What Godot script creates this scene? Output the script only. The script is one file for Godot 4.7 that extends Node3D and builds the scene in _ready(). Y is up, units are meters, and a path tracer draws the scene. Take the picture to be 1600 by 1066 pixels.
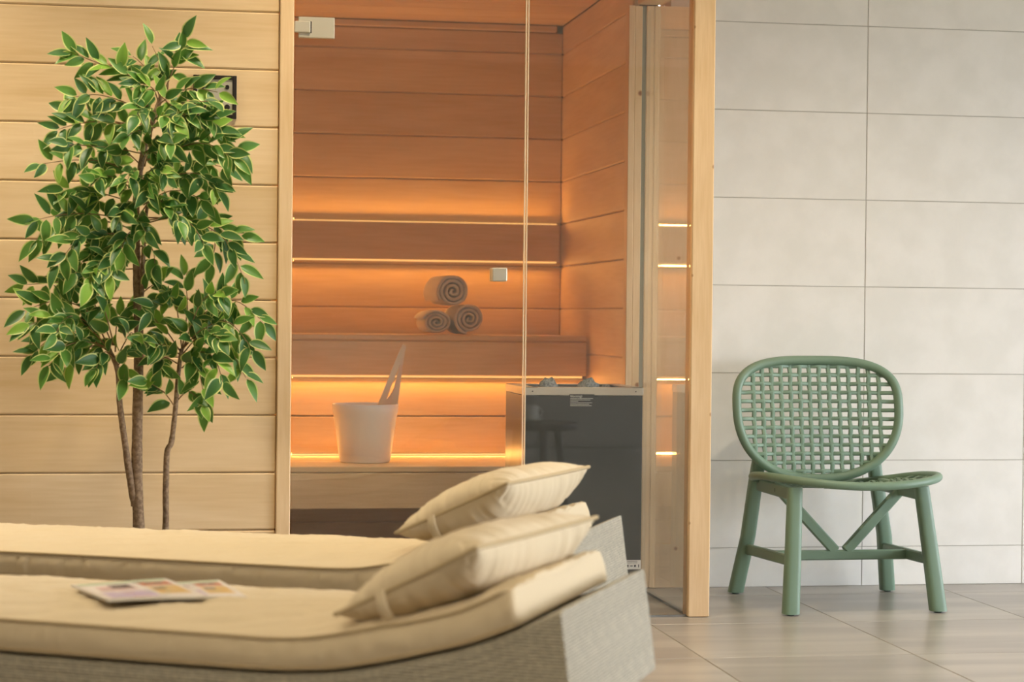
extends Node3D
# A spa room: two wicker loungers in front of a glass-fronted sauna, an artificial ficus and a green woven chair.
# World: x runs along the sauna front, y is up, z points from the sauna into the room. Metres.

const FOCAL := 3171.28          # pixels, for a 1600 x 1066 picture
const EYE := Vector3(0.0, 0.9284, 6.10976)
const PLANK := 0.17216          # height of one wall plank
const FRONT_JOINT := 0.4541     # height of one joint of the front planks
const TILE_Z := -0.675          # face of the tiled wall
const BACK_Z := -1.986          # face of the sauna's back wall
const SIDE_X := 1.579           # face of the sauna's side wall

var eye_basis: Basis
var rng := RandomNumberGenerator.new()
var mats := {}
var names := {}

# ---------------------------------------------------------------- mesh helpers

class Shape:
	var v := PackedVector3Array()
	var n := PackedVector3Array()
	var t := PackedVector2Array()
	var i := PackedInt32Array()

	func poly(pts: Array, centre: Vector3) -> void:      # flat convex face, turned away from centre
		var nn: Vector3 = (pts[1] - pts[0]).cross(pts[2] - pts[0]).normalized()
		var mid := Vector3.ZERO
		for p in pts:
			mid += p
		mid /= pts.size()
		var list := pts
		if nn.dot(mid - centre) < 0:
			list = pts.duplicate()
			list.reverse()
			nn = -nn
		var s := v.size()
		for p in list:
			v.append(p)
			n.append(nn)
			t.append(Vector2(p.x + p.z, p.y))
		for k in range(1, list.size() - 1):
			i.append_array([s, s + k + 1, s + k])

	func box(c: Vector3, size: Vector3, b := 0.0, q := Basis.IDENTITY) -> void:
		var h := size / 2.0
		if b <= 0.0:
			b = 0.00001
		b = minf(b, minf(h.x, minf(h.y, h.z)) * 0.9)
		for ax in 3:
			for s in [-1.0, 1.0]:
				var a1: int = (ax + 1) % 3
				var a2: int = (ax + 2) % 3
				var pts := []
				for w in [[-1, -1], [1, -1], [1, 1], [-1, 1]]:
					var p := Vector3.ZERO
					p[ax] = s * h[ax]
					p[a1] = w[0] * (h[a1] - b)
					p[a2] = w[1] * (h[a2] - b)
					pts.append(c + q * p)
				poly(pts, c)
		if b < 0.0001:
			return
		for ax in 3:
			var a1: int = (ax + 1) % 3
			var a2: int = (ax + 2) % 3
			for s1 in [-1.0, 1.0]:
				for s2 in [-1.0, 1.0]:
					var pts := []
					for w in [[-1, 0], [1, 0], [1, 1], [-1, 1]]:
						var p := Vector3.ZERO
						p[ax] = w[0] * (h[ax] - b)
						p[a1] = s1 * (h[a1] - (b if w[1] == 0 else 0.0))
						p[a2] = s2 * (h[a2] - (0.0 if w[1] == 0 else b))
						pts.append(c + q * p)
					poly(pts, c)
		for sx in [-1.0, 1.0]:
			for sy in [-1.0, 1.0]:
				for sz in [-1.0, 1.0]:
					poly([c + q * Vector3(sx * h.x, sy * (h.y - b), sz * (h.z - b)), c + q * Vector3(sx * (h.x - b), sy * h.y, sz * (h.z - b)), c + q * Vector3(sx * (h.x - b), sy * (h.y - b), sz * h.z)], c)

	# smooth sheet: rows of points, each row as long as the first
	func sheet(rows: Array, close_u := false, close_v := false, flip := false) -> void:
		var s := v.size()
		var nv := rows.size()
		var nu: int = rows[0].size()
		var acc := PackedVector3Array()
		acc.resize(nv * nu)
		for r in nv:
			for c in nu:
				v.append(rows[r][c])
				t.append(Vector2(float(c) / maxi(nu - 1, 1), float(r) / maxi(nv - 1, 1)))
		var rmax := nv if close_v else nv - 1
		var cmax := nu if close_u else nu - 1
		for r in rmax:
			for c in cmax:
				var a := r * nu + c
				var b := r * nu + (c + 1) % nu
				var d := ((r + 1) % nv) * nu + c
				var e := ((r + 1) % nv) * nu + (c + 1) % nu
				if flip:
					var x := b
					b = d
					d = x
				var nn: Vector3 = (v[s + e] - v[s + a]).cross(v[s + d] - v[s + b])
				for k in [a, b, d, e]:
					acc[k] += nn
				i.append_array([s + a, s + e, s + b, s + a, s + d, s + e])
		for k in nv * nu:
			n.append(acc[k].normalized() if acc[k].length() > 1e-14 else Vector3.UP)

	func tube(path: Array, radii, sides := 8, caps := true, flat := 1.0, up := Vector3.UP, closed := false) -> void:
		var rows := []
		var m := path.size()
		for k in m:
			var before: Vector3 = path[(k - 1 + m) % m] if closed else path[maxi(k - 1, 0)]
			var after: Vector3 = path[(k + 1) % m] if closed else path[mini(k + 1, m - 1)]
			var d := (after - before).normalized()
			var side := d.cross(up)
			if side.length() < 0.05:
				side = d.cross(Vector3(0.9, 0.1, 0.4))
			side = side.normalized()
			var other := side.cross(d).normalized()
			var r: float = radii[k] if radii is Array else radii
			var row := []
			for c in sides:
				var a := TAU * c / sides
				row.append(path[k] + side * cos(a) * r + other * sin(a) * r * flat)
			rows.append(row)
		sheet(rows, true, closed)
		if caps and not closed:
			for e in [0, m - 1]:
				var inner: Vector3 = path[1] if e == 0 else path[m - 2]
				poly(rows[e], inner)

	func lathe(profile: Array, sides := 32, c := Vector3.ZERO) -> void:
		var rows := []
		for p in profile:
			var row := []
			for k in sides:
				var a := -TAU * k / sides
				row.append(c + Vector3(cos(a) * p.x, p.y, sin(a) * p.x))
			rows.append(row)
		sheet(rows, true, false, true)

	# outline in the x-y plane pushed along z from z0 to z1
	func prism(outline: Array, z0: float, z1: float) -> void:
		var pts := PackedVector2Array(outline)
		var area := 0.0
		for k in pts.size():
			var w := pts[(k + 1) % pts.size()]
			area += pts[k].x * w.y - w.x * pts[k].y
		if area < 0:
			pts.reverse()
		var tri := Geometry2D.triangulate_polygon(pts)
		for z in [z0, z1]:
			for k in range(0, tri.size(), 3):
				var a := pts[tri[k]]
				var b := pts[tri[k + 1]]
				var c := pts[tri[k + 2]]
				poly([Vector3(a.x, a.y, z), Vector3(b.x, b.y, z), Vector3(c.x, c.y, z)], Vector3(a.x, a.y, (z0 + z1) / 2.0))
		for k in pts.size():
			var a := pts[k]
			var b := pts[(k + 1) % pts.size()]
			var out := Vector3(b.y - a.y, a.x - b.x, 0)
			var mid := Vector3((a.x + b.x) / 2, (a.y + b.y) / 2, (z0 + z1) / 2)
			poly([Vector3(a.x, a.y, z0), Vector3(b.x, b.y, z0), Vector3(b.x, b.y, z1), Vector3(a.x, a.y, z1)], mid - out)

	func mesh(material: Material = null, into: ArrayMesh = null) -> ArrayMesh:
		var a := []
		a.resize(Mesh.ARRAY_MAX)
		a[Mesh.ARRAY_VERTEX] = v
		a[Mesh.ARRAY_NORMAL] = n
		a[Mesh.ARRAY_TEX_UV] = t
		a[Mesh.ARRAY_INDEX] = i
		var m := into if into else ArrayMesh.new()
		m.add_surface_from_arrays(Mesh.PRIMITIVE_TRIANGLES, a)
		if material:
			m.surface_set_material(m.get_surface_count() - 1, material)
		return m


func numbered(called: String) -> String:
	names[called] = names.get(called, -1) + 1
	return called if names[called] == 0 else "%s_%03d" % [called, names[called]]

func put(called: String, shape, material: Material, parent: Node = null, at := Vector3.ZERO) -> MeshInstance3D:
	var o := MeshInstance3D.new()
	o.mesh = shape.mesh() if shape is Shape else shape
	if material:
		o.material_override = material
	o.position = at
	if parent:
		o.name = called
		parent.add_child(o, true)
	else:
		o.name = numbered(called)
		add_child(o)
	return o

func boxed(called: String, c: Vector3, size: Vector3, b: float, material: Material, parent: Node = null) -> MeshInstance3D:
	var s := Shape.new()
	s.box(Vector3.ZERO, size, b)
	return put(called, s, material, parent, c)

func tag(o: Node, label: String, category: String, group := "") -> Node:
	o.set_meta("label", label)
	o.set_meta("category", category)
	if group:
		o.set_meta("group", group)
	return o

func thing(called: String, label: String, category: String, at := Vector3.ZERO, turn := 0.0, group := "") -> Node3D:
	var o := Node3D.new()
	o.name = numbered(called)
	add_child(o)
	o.position = at
	o.rotation.y = turn
	tag(o, label, category, group)
	return o

func structure(o: Node, label := "") -> Node:
	o.set_meta("kind", "structure")
	if label:
		o.set_meta("label", label)
	return o

func holder(called: String, label: String) -> Node3D:
	var o := Node3D.new()
	o.name = called
	add_child(o)
	structure(o, label)
	return o

# ---------------------------------------------------------------- pixels to places

func sight(x: float, y: float) -> Vector3:
	return eye_basis * Vector3((x - 800.0) / FOCAL, -(y - 533.0) / FOCAL, -1.0)

func at_z(x: float, y: float, z: float) -> Vector3:
	var d := sight(x, y)
	return EYE + d * ((z - EYE.z) / d.z)

func at_y(x: float, y: float, h: float) -> Vector3:
	var d := sight(x, y)
	return EYE + d * ((h - EYE.y) / d.y)

# ---------------------------------------------------------------- materials

func colour(r: float, g: float, b: float) -> Color:
	return Color(r / 255.0, g / 255.0, b / 255.0)

func plain(r: float, g: float, b: float, rough := 0.6, metal := 0.0, spec := 0.5) -> StandardMaterial3D:
	var m := StandardMaterial3D.new()
	m.albedo_color = colour(r, g, b)
	m.roughness = rough
	m.metallic = metal
	m.metallic_specular = spec
	return m

func noise_image(w: int, h: int, freq: float, seed_: int, octaves := 4) -> Image:
	var f := FastNoiseLite.new()
	f.seed = seed_
	f.frequency = freq
	f.fractal_octaves = octaves
	return f.get_seamless_image(w, h, false, false, 0.15, true)

# grain runs along u unless upright
func wood_textures(seed_: int, upright: bool, knots: int, contrast := 0.45) -> Array:
	var side := 512
	var fine := noise_image(32, 512, 0.16, seed_, 4)
	fine.resize(side, side, Image.INTERPOLATE_CUBIC)
	var broad := noise_image(48, 256, 0.03, seed_ + 1, 3)
	broad.resize(side, side, Image.INTERPOLATE_CUBIC)
	var r := RandomNumberGenerator.new()
	r.seed = seed_ + 7
	var spots := []
	for k in knots:
		spots.append([Vector2(r.randf_range(20, 490), r.randf_range(20, 490)), r.randf_range(2.5, 5.0)])
	var img := Image.create(side, side, false, Image.FORMAT_RGB8)
	var bump := Image.create(side, side, false, Image.FORMAT_L8)
	for y in side:
		for x in side:
			var f := fine.get_pixel(x, y).r
			var b := broad.get_pixel(x, y).r
			var k := clampf(0.5 + ((f - 0.5) * 0.55 + (b - 0.5) * 0.9) * contrast, 0.0, 1.0)
			var c := Color(0.86, 0.80, 0.70).lerp(Color(1.0, 1.0, 1.0), k)
			for s in spots:
				var d: float = (Vector2(x, y) - s[0]).length()
				if d < s[1] * 2.2:
					c = c.lerp(Color(0.55, 0.36, 0.22), clampf(1.5 - d / s[1], 0.0, 0.85))
			var px := y if upright else x
			var py := x if upright else y
			img.set_pixel(px, py, c)
			bump.set_pixel(px, py, Color(f, f, f))
	return [ImageTexture.create_from_image(img), ImageTexture.create_from_image(bump)]

func wood(tex: Array, c: Color, scale := 0.8, rough := 0.5, shift := 0.0) -> StandardMaterial3D:
	var m := StandardMaterial3D.new()
	m.albedo_color = c
	m.albedo_texture = tex[0]
	m.roughness = rough
	m.metallic_specular = 0.35
	m.uv1_triplanar = true
	m.uv1_world_triplanar = true
	m.uv1_triplanar_sharpness = 8.0
	m.uv1_scale = Vector3(scale, scale, scale)
	m.uv1_offset = Vector3(shift, shift * 0.7, shift * 0.4)
	m.heightmap_enabled = true
	m.heightmap_texture = tex[1]
	m.heightmap_scale = 0.02
	return m

func mottled(c1: Color, c2: Color, seed_: int, stretch: int, freq: float, scale: float, rough: float, spec := 0.5, octaves := 5, shift := 0.0) -> StandardMaterial3D:
	var img := noise_image(256 / stretch, 256, freq, seed_, octaves)
	img.resize(512, 512, Image.INTERPOLATE_CUBIC)
	var out := Image.create(512, 512, false, Image.FORMAT_RGB8)
	for y in 512:
		for x in 512:
			out.set_pixel(x, y, c1.lerp(c2, smoothstep(0.15, 0.85, img.get_pixel(x, y).r)))
	var m := StandardMaterial3D.new()
	m.albedo_texture = ImageTexture.create_from_image(out)
	m.roughness = rough
	m.metallic_specular = spec
	m.uv1_triplanar = true
	m.uv1_world_triplanar = true
	m.uv1_triplanar_sharpness = 8.0
	m.uv1_scale = Vector3(scale, scale, scale)
	m.uv1_offset = Vector3(shift, shift, shift)
	return m

func shifted(m: StandardMaterial3D, by: float, tint := 1.0) -> StandardMaterial3D:
	var d: StandardMaterial3D = m.duplicate()
	d.uv1_offset = m.uv1_offset + Vector3(by, by * 0.61, by * 0.37)
	d.albedo_color = Color(m.albedo_color.r * tint, m.albedo_color.g * tint, m.albedo_color.b * tint)
	return d

func weave_texture(rows: int, cols: int) -> Array:
	var side := 256
	var img := Image.create(side, side, false, Image.FORMAT_RGB8)
	var bump := Image.create(side, side, false, Image.FORMAT_L8)
	var r := RandomNumberGenerator.new()
	r.seed = 5
	var tone := []
	for k in rows * cols:
		tone.append(r.randf_range(0.86, 1.0))
	for y in side:
		for x in side:
			var fy := float(y) / side * rows
			var fx := float(x) / side * cols
			var row := int(fy)
			var col := int(fx)
			var across := sin(PI * (fy - row))
			var lift := 0.5 + 0.5 * cos(TAU * (fx / 2.0) + PI * (row % 2))
			var h := clampf(pow(across, 0.6) * (0.35 + 0.65 * lift), 0.0, 1.0)
			var k: float = tone[row * cols + col]
			img.set_pixel(x, y, Color(k, k * 0.99, k * 0.97))
			bump.set_pixel(x, y, Color(h, h, h))
	return [ImageTexture.create_from_image(img), ImageTexture.create_from_image(bump)]

func make_materials() -> void:
	var g1 := wood_textures(11, false, 0)
	var g2 := wood_textures(29, true, 0)
	var g3 := wood_textures(47, true, 7)
	for k in 3:
		mats["plank%d" % k] = wood(g1, [colour(238, 214, 176), colour(242, 219, 182), colour(234, 210, 172)][k], 0.8, 0.5, 0.31 * k)
		mats["inner%d" % k] = wood(g1, [colour(238, 214, 176), colour(242, 219, 182), colour(234, 210, 172)][k], 0.8, 0.5, 0.17 + 0.31 * k)
	mats.bench = wood(g1, colour(238, 214, 176), 0.9, 0.5, 0.53)
	mats.trim = wood(g2, colour(240, 214, 176), 1.1, 0.5, 0.1)
	mats.post = wood(g3, colour(240, 212, 172), 1.3, 0.5, 0.4)
	mats.board = wood(g3, colour(240, 212, 172), 1.0, 0.5, 0.75)
	mats.backing = plain(150, 112, 70, 0.8)
	mats.wall = plain(206, 199, 187, 0.9)
	mats.taupe = plain(170, 161, 148, 0.9)
	mats.ceiling = plain(226, 222, 214, 0.9)
	mats.grout = plain(186, 180, 168, 0.9)
	mats.floor_grout = plain(140, 132, 122, 0.8)
	var tile := mottled(colour(229, 225, 214), colour(236, 232, 222), 3, 1, 0.02, 0.9, 0.42, 0.5)
	var slab := mottled(colour(154, 147, 138), colour(176, 169, 158), 8, 8, 0.035, 0.55, 0.3, 0.5)
	for k in 4:
		mats["tile%d" % k] = shifted(tile, 0.23 * k, 1.0)
		mats["slab%d" % k] = shifted(slab, 0.37 * k, 1.0)
	var glass := StandardMaterial3D.new()
	glass.transparency = BaseMaterial3D.TRANSPARENCY_ALPHA
	glass.albedo_color = Color(0.72, 0.78, 0.74, 0.03)
	glass.roughness = 0.0
	mats.glass = glass
	mats.seal = plain(226, 206, 172, 0.3)
	mats.seal_dark = plain(150, 146, 126, 0.4)
	mats.steel = plain(204, 196, 176, 0.42, 0.6)
	mats.channel = plain(150, 152, 150, 0.4, 0.8)
	mats.heater_black = plain(36, 32, 28, 0.3)
	mats.heater_side = mats.heater_black
	mats.stone = mottled(colour(88, 92, 92), colour(150, 152, 146), 21, 1, 0.06, 6.0, 0.9)
	mats.paper = plain(228, 224, 214, 0.7)
	mats.ink = plain(40, 40, 42, 0.7)
	mats.white_print = plain(206, 204, 192, 0.7)
	mats.black = plain(34, 29, 26, 0.35)
	mats.plate = plain(190, 184, 166, 0.35, 0.3)
	mats.towel = mottled(colour(226, 214, 200), colour(246, 238, 226), 31, 1, 0.2, 9.0, 0.95, 0.2)
	mats.towel.heightmap_enabled = true
	var fuzz := NoiseTexture2D.new()
	fuzz.width = 256
	fuzz.height = 256
	fuzz.seamless = true
	fuzz.noise = FastNoiseLite.new()
	fuzz.noise.frequency = 0.12
	mats.towel.heightmap_texture = fuzz
	mats.towel.heightmap_scale = 0.25
	mats.bucket = plain(240, 234, 228, 0.45)
	mats.ladle = plain(216, 190, 158, 0.5)
	var canvas := mottled(colour(208, 190, 156), colour(218, 201, 168), 41, 1, 0.25, 14.0, 0.9, 0.2)
	canvas.rim_enabled = true
	canvas.rim = 0.25
	canvas.rim_tint = 0.6
	mats.canvas = canvas
	mats.piping = plain(190, 170, 134, 0.9, 0.0, 0.2)
	var wv := weave_texture(16, 16)
	var wicker := StandardMaterial3D.new()
	wicker.albedo_texture = wv[0]
	wicker.albedo_color = colour(206, 199, 178)
	wicker.roughness = 0.6
	wicker.uv1_triplanar = true
	wicker.uv1_triplanar_sharpness = 8.0
	wicker.uv1_scale = Vector3(11, 11, 11)
	wicker.heightmap_enabled = true
	wicker.heightmap_texture = wv[1]
	wicker.heightmap_scale = 0.6
	mats.wicker = wicker
	mats.green = plain(114, 138, 114, 0.45)
	mats.green_strap = plain(119, 144, 121, 0.5)
	mats.foot = plain(60, 72, 60, 0.7)
	mats.bark = mottled(colour(124, 102, 80), colour(164, 140, 112), 51, 1, 0.05, 5.0, 0.85, 0.3)
	mats.twig = plain(148, 118, 82, 0.8)
	for k in 3:
		var leaf := plain([58, 82, 124][k], [100, 126, 164][k], [50, 52, 62][k], 0.4, 0.0, 0.4)
		leaf.backlight_enabled = true
		leaf.backlight = Color(0.28, 0.42, 0.16)
		mats["leaf%d" % k] = leaf
	var rim := plain(196, 206, 122, 0.5)
	rim.backlight_enabled = true
	rim.backlight = Color(0.35, 0.4, 0.2)
	mats.leaf_rim = rim
	mats.pot = plain(70, 66, 62, 0.6)
	mats.soil = plain(58, 44, 34, 0.95)
	mats.mug = plain(232, 230, 224, 0.25)
	mats.dark_wood = plain(74, 52, 36, 0.5)
	mats.window_frame = plain(60, 60, 60, 0.5)

func glow(c: Color, energy: float) -> StandardMaterial3D:
	var m := StandardMaterial3D.new()
	m.albedo_color = Color(0.8, 0.8, 0.8)
	m.emission_enabled = true
	m.emission = c
	m.emission_energy_multiplier = energy
	return m

# ---------------------------------------------------------------- scene

func _ready() -> void:
	rng.seed = 20240
	# camera
	eye_basis = Basis(Vector3.UP, -0.16891) * Basis(Vector3.RIGHT, -0.0119) * Basis(Vector3.BACK, 0.01001)
	var cam := Camera3D.new()
	cam.name = "camera"
	add_child(cam)
	cam.transform = Transform3D(eye_basis, EYE)
	cam.fov = rad_to_deg(2.0 * atan(533.0 / FOCAL))
	cam.near = 0.05
	cam.far = 100.0
	var lens := CameraAttributesPhysical.new()
	lens.frustum_focal_length = 71.0
	lens.frustum_focus_distance = 6.3
	lens.exposure_aperture = 3.2
	cam.attributes = lens
	cam.fov = rad_to_deg(2.0 * atan(533.0 / FOCAL))
	cam.current = true
	# sky: bright overcast daylight that enters through the window wall
	var env := Environment.new()
	env.tonemap_mode = Environment.TONE_MAPPER_LINEAR
	env.tonemap_exposure = 1.18
	env.sdfgi_enabled = true
	env.ssao_enabled = true
	env.ssil_enabled = true
	env.background_mode = Environment.BG_SKY
	var sky := Sky.new()
	var air := ProceduralSkyMaterial.new()
	air.sky_top_color = Color(0.86, 0.91, 1.0)
	air.sky_horizon_color = Color(0.97, 0.98, 1.0)
	air.ground_horizon_color = Color(0.72, 0.72, 0.68)
	air.ground_bottom_color = Color(0.42, 0.42, 0.38)
	air.sky_energy_multiplier = 1.0
	air.ground_energy_multiplier = 1.0
	air.energy_multiplier = 11.5
	sky.sky_material = air
	env.sky = sky
	var we := WorldEnvironment.new()
	we.name = "daylight"
	we.environment = env
	add_child(we)
	make_materials()
	build_room()
	build_sauna()
	build_sauna_lights()
	build_ceiling_lights()
	build_heater()
	build_bench_things()
	build_control_panel()
	build_loungers()
	build_chair()
	build_ficus()
	build_side_table()


# ---- room shell

func build_room() -> void:
	var x0 := -3.2
	var x1 := 7.6
	var z1 := 8.2
	var top := 2.75
	# floor: grout bed, then each slab
	var fl := holder("floor", "grey-beige stone-look floor tiles")
	boxed("bed", Vector3((x0 + x1) / 2, -0.053, (z1 - 2.2) / 2), Vector3(x1 - x0 + 0.4, 0.1, z1 + 2.4), 0.0, mats.floor_grout, fl)
	var pitch := 0.603
	var slab := Shape.new()
	slab.box(Vector3.ZERO, Vector3(pitch - 0.003, 0.01, pitch - 0.003), 0.001)
	var slab_mesh := slab.mesh()
	for ix in range(-8, 11):
		for iz in range(-4, 13):
			var c := Vector3(1.456 + (ix + 0.5) * pitch, -0.005, 0.135 + (iz + 0.5) * pitch)
			if c.x < x0 - 0.3 or c.x > x1 + 0.3 or (c.z < TILE_Z - 0.2 and c.x > 1.6):
				continue
			if c.z < 0.0 and c.x < -0.8:
				continue
			put("tile", slab_mesh, mats["slab%d" % posmod(ix * 5 + iz * 3 + 40, 4)], fl, c)
	# tiled wall
	var wt := holder("wall_back", "cream wall tiles with thin grey joints")
	boxed("core", Vector3((1.80 + x1) / 2, top / 2, TILE_Z - 0.0825), Vector3(x1 - 1.80 + 0.2, top, 0.16), 0.0, mats.grout, wt)
	var th := 0.303
	var joint := 0.1362
	for c in range(-1, 9):
		var xa := maxf(2.406 + (c - 0.0) * 0.594, 1.80)
		var xb := minf(2.406 + (c + 1.0) * 0.594, x1)
		if xb - xa < 0.02:
			continue
		for r in range(-1, 9):
			var ya := maxf(joint + r * th, 0.0)
			var yb := minf(joint + (r + 1) * th, top)
			if yb - ya < 0.02:
				continue
			boxed("tile", Vector3((xa + xb) / 2, (ya + yb) / 2, TILE_Z - 0.006), Vector3(xb - xa - 0.003, yb - ya - 0.003, 0.012), 0.0008, mats["tile%d" % posmod(c * 3 + r * 2 + 12, 4)], wt)
	# other walls and ceiling, thick
	structure(boxed("wall_left", Vector3(x0 - 0.1, top / 2, z1 / 2 - 1.0), Vector3(0.2, top, z1 + 2.4), 0.0, mats.wall), "cream plastered wall")
	structure(boxed("wall_front", Vector3((x0 + x1) / 2, top / 2, z1 + 0.1), Vector3(x1 - x0, top, 0.2), 0.0, mats.taupe), "taupe plastered wall")
	structure(boxed("ceiling", Vector3((x0 + x1) / 2, top + 0.1, z1 / 2 - 1.0), Vector3(x1 - x0 + 0.4, 0.2, z1 + 2.4), 0.0, mats.ceiling), "white plastered ceiling")
	# window wall on the daylight side
	var wr := holder("wall_right", "plastered wall with a wide window")
	var wz0 := 0.1
	var wz1 := 7.6
	var wy0 := 0.1
	var wy1 := 2.5
	boxed("pier", Vector3(x1 + 0.1, top / 2, (TILE_Z + wz0) / 2 - 0.05), Vector3(0.2, top, wz0 - TILE_Z + 0.1), 0.0, mats.wall, wr)
	boxed("pier", Vector3(x1 + 0.1, top / 2, (wz1 + z1) / 2 + 0.1), Vector3(0.2, top, z1 - wz1 + 0.2), 0.0, mats.wall, wr)
	boxed("lintel", Vector3(x1 + 0.1, (wy1 + top) / 2, (wz0 + wz1) / 2), Vector3(0.2, top - wy1, wz1 - wz0), 0.0, mats.wall, wr)
	boxed("sill", Vector3(x1 + 0.1, wy0 / 2, (wz0 + wz1) / 2), Vector3(0.2, wy0, wz1 - wz0), 0.0, mats.wall, wr)
	var wn := holder("window_1", "wide floor-length window")
	for k in 5:
		boxed("mullion", Vector3(x1 + 0.1, (wy0 + wy1) / 2, lerpf(wz0 + 0.03, wz1 - 0.03, k / 4.0)), Vector3(0.06, wy1 - wy0, 0.06), 0.004, mats.window_frame, wn)
	for y in [wy0 + 0.03, wy1 - 0.03]:
		boxed("rail", Vector3(x1 + 0.1, y, (wz0 + wz1) / 2), Vector3(0.06, 0.06, wz1 - wz0 - 0.12), 0.004, mats.window_frame, wn)


# ---- sauna

func planks(parent: Node, a: Vector3, b: Vector3, thick: Vector3, y0: float, y1: float, joint: float, kind: String) -> void:
	# horizontal planks between the ends a and b (same height), from y0 up to y1
	var first := int(floor((y0 - joint) / PLANK))
	var last := int(ceil((y1 - joint) / PLANK))
	var mid := (a + b) / 2
	var run := (b - a).abs()
	for k in range(first, last):
		var lo := maxf(joint + k * PLANK, y0)
		var hi := minf(joint + (k + 1) * PLANK, y1)
		if hi - lo < 0.01:
			continue
		boxed("plank", Vector3(mid.x, (lo + hi) / 2, mid.z), Vector3(run.x, hi - lo - 0.0016, run.z) + thick, 0.0045, mats["%s%d" % [kind, posmod(k * 2 + 9, 3)]], parent)

func build_sauna() -> void:
	var inner_joint := 0.9618
	# front wall of planks
	var fw := holder("wall_sauna_front", "pale wooden planks with grooved joints")
	boxed("core", Vector3(-1.44, 1.1, -0.05), Vector3(3.5, 2.2, 0.05), 0.0, mats.backing, fw)
	planks(fw, Vector3(-3.19, 0, -0.018), Vector3(0.3285, 0, -0.018), Vector3(0, 0, 0.02), 0.004, 2.2, FRONT_JOINT, "plank")
	# header above door and panes, roof slab
	var hd := holder("wall_sauna_header", "pale wooden header above the sauna glass")
	boxed("beam", Vector3(1.0, 2.1, -0.034), Vector3(1.346, 0.2, 0.068), 0.003, mats.trim, hd)
	boxed("rail", Vector3(1.625, 2.06, -0.37), Vector3(0.09, 0.12, 0.60), 0.003, mats.board, hd)
	boxed("upper_board", Vector3(1.64, 2.16, -0.37), Vector3(0.066, 0.08, 0.60), 0.003, mats.board, hd)
	# trim post at the hinge side, corner post, rear frame post with board
	structure(boxed("trim_1", Vector3(0.35, 1.0, -0.02), Vector3(0.042, 1.998, 0.05), 0.003, mats.trim), "slim pale wooden trim beside the glass door")
	structure(boxed("trim_2", Vector3(1.639, 1.0, -0.034), Vector3(0.068, 1.998, 0.068), 0.003, mats.post), "square pale wooden corner post of the sauna")
	var fr := holder("trim_3", "pale wooden frame board behind the side glass")
	boxed("jamb", Vector3(1.563, 1.0, -0.70), Vector3(0.022, 1.998, 0.05), 0.002, mats.board, fr)
	boxed("jamb", Vector3(1.588, 1.0, -0.705), Vector3(0.026, 1.998, 0.05), 0.002, mats.board, fr)
	boxed("jamb", Vector3(1.630, 1.0, -0.703), Vector3(0.028, 1.998, 0.05), 0.002, mats.board, fr)
	boxed("groove", Vector3(1.606, 1.0, -0.712), Vector3(0.02, 1.998, 0.05), 0.0, mats.seal_dark, fr)
	boxed("board", Vector3(1.722, 1.0, -0.695), Vector3(0.156, 1.998, 0.04), 0.002, mats.board, fr)
	# back wall, side walls, ceiling of the cabin
	var bw := holder("wall_sauna_back", "wooden plank back wall of the sauna")
	boxed("core", Vector3(0.58, 1.1, BACK_Z - 0.06), Vector3(2.3, 2.2, 0.06), 0.0, mats.backing, bw)
	planks(bw, Vector3(-0.42, 0, BACK_Z - 0.012), Vector3(SIDE_X - 0.001, 0, BACK_Z - 0.012), Vector3(0, 0, 0.024), 0.0, 2.08, inner_joint, "inner")
	boxed("cornice", Vector3(0.57, 2.094, BACK_Z + 0.006), Vector3(1.96, 0.024, 0.03), 0.003, mats.inner1, bw)
	var sw := holder("wall_sauna_side", "wooden plank side wall of the sauna")
	boxed("core", Vector3(SIDE_X + 0.06, 1.1, -1.36), Vector3(0.06, 2.2, 1.25), 0.0, mats.backing, sw)
	planks(sw, Vector3(SIDE_X + 0.012, 0, -2.0), Vector3(SIDE_X + 0.012, 0, -0.735), Vector3(0.024, 0, 0), 0.0, 2.11, inner_joint, "inner")
	var sl := holder("wall_sauna_far_side", "wooden plank side wall of the sauna")
	boxed("core", Vector3(-0.47, 1.1, -1.03), Vector3(0.06, 2.2, 1.95), 0.0, mats.backing, sl)
	planks(sl, Vector3(-0.428, 0, -1.99), Vector3(-0.428, 0, -0.08), Vector3(0.024, 0, 0), 0.0, 2.11, inner_joint, "inner")
	var cl := holder("ceiling_sauna", "wooden plank ceiling of the sauna")
	boxed("core", Vector3(0.6, 2.18, -1.03), Vector3(2.3, 0.06, 2.06), 0.0, mats.backing, cl)
	for k in 12:
		var za := BACK_Z + k * PLANK
		var zb := minf(za + PLANK, -0.07)
		if zb - za < 0.02:
			continue
		boxed("plank", Vector3(0.58, 2.122, (za + zb) / 2), Vector3(2.0, 0.024, zb - za - 0.0016), 0.0035, mats["inner%d" % (k % 3)], cl)
	# glass: hinged door, fixed front pane, side pane
	var door := thing("door_1", "frameless glass sauna door with a square steel knob", "door", Vector3(0.376, 0, -0.022))
	door.set_meta("kind", "structure")
	boxed("pane", Vector3(0.352, 0.99, 0), Vector3(0.704, 1.965, 0.008), 0.0, mats.glass, door)
	boxed("edge_seal", Vector3(0.7045, 0.99, 0.0), Vector3(0.0035, 1.965, 0.009), 0.0, mats.seal, door)
	var knob := Shape.new()
	knob.box(Vector3(0, 0, 0.018), Vector3(0.046, 0.042, 0.024), 0.003)
	knob.box(Vector3(0, 0, 0.0055), Vector3(0.02, 0.02, 0.004), 0.0)
	put("knob", knob, mats.steel, door, Vector3(0.625, 1.057, 0))
	var back_knob := Shape.new()
	back_knob.box(Vector3(0, 0, -0.018), Vector3(0.046, 0.042, 0.024), 0.003)
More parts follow.
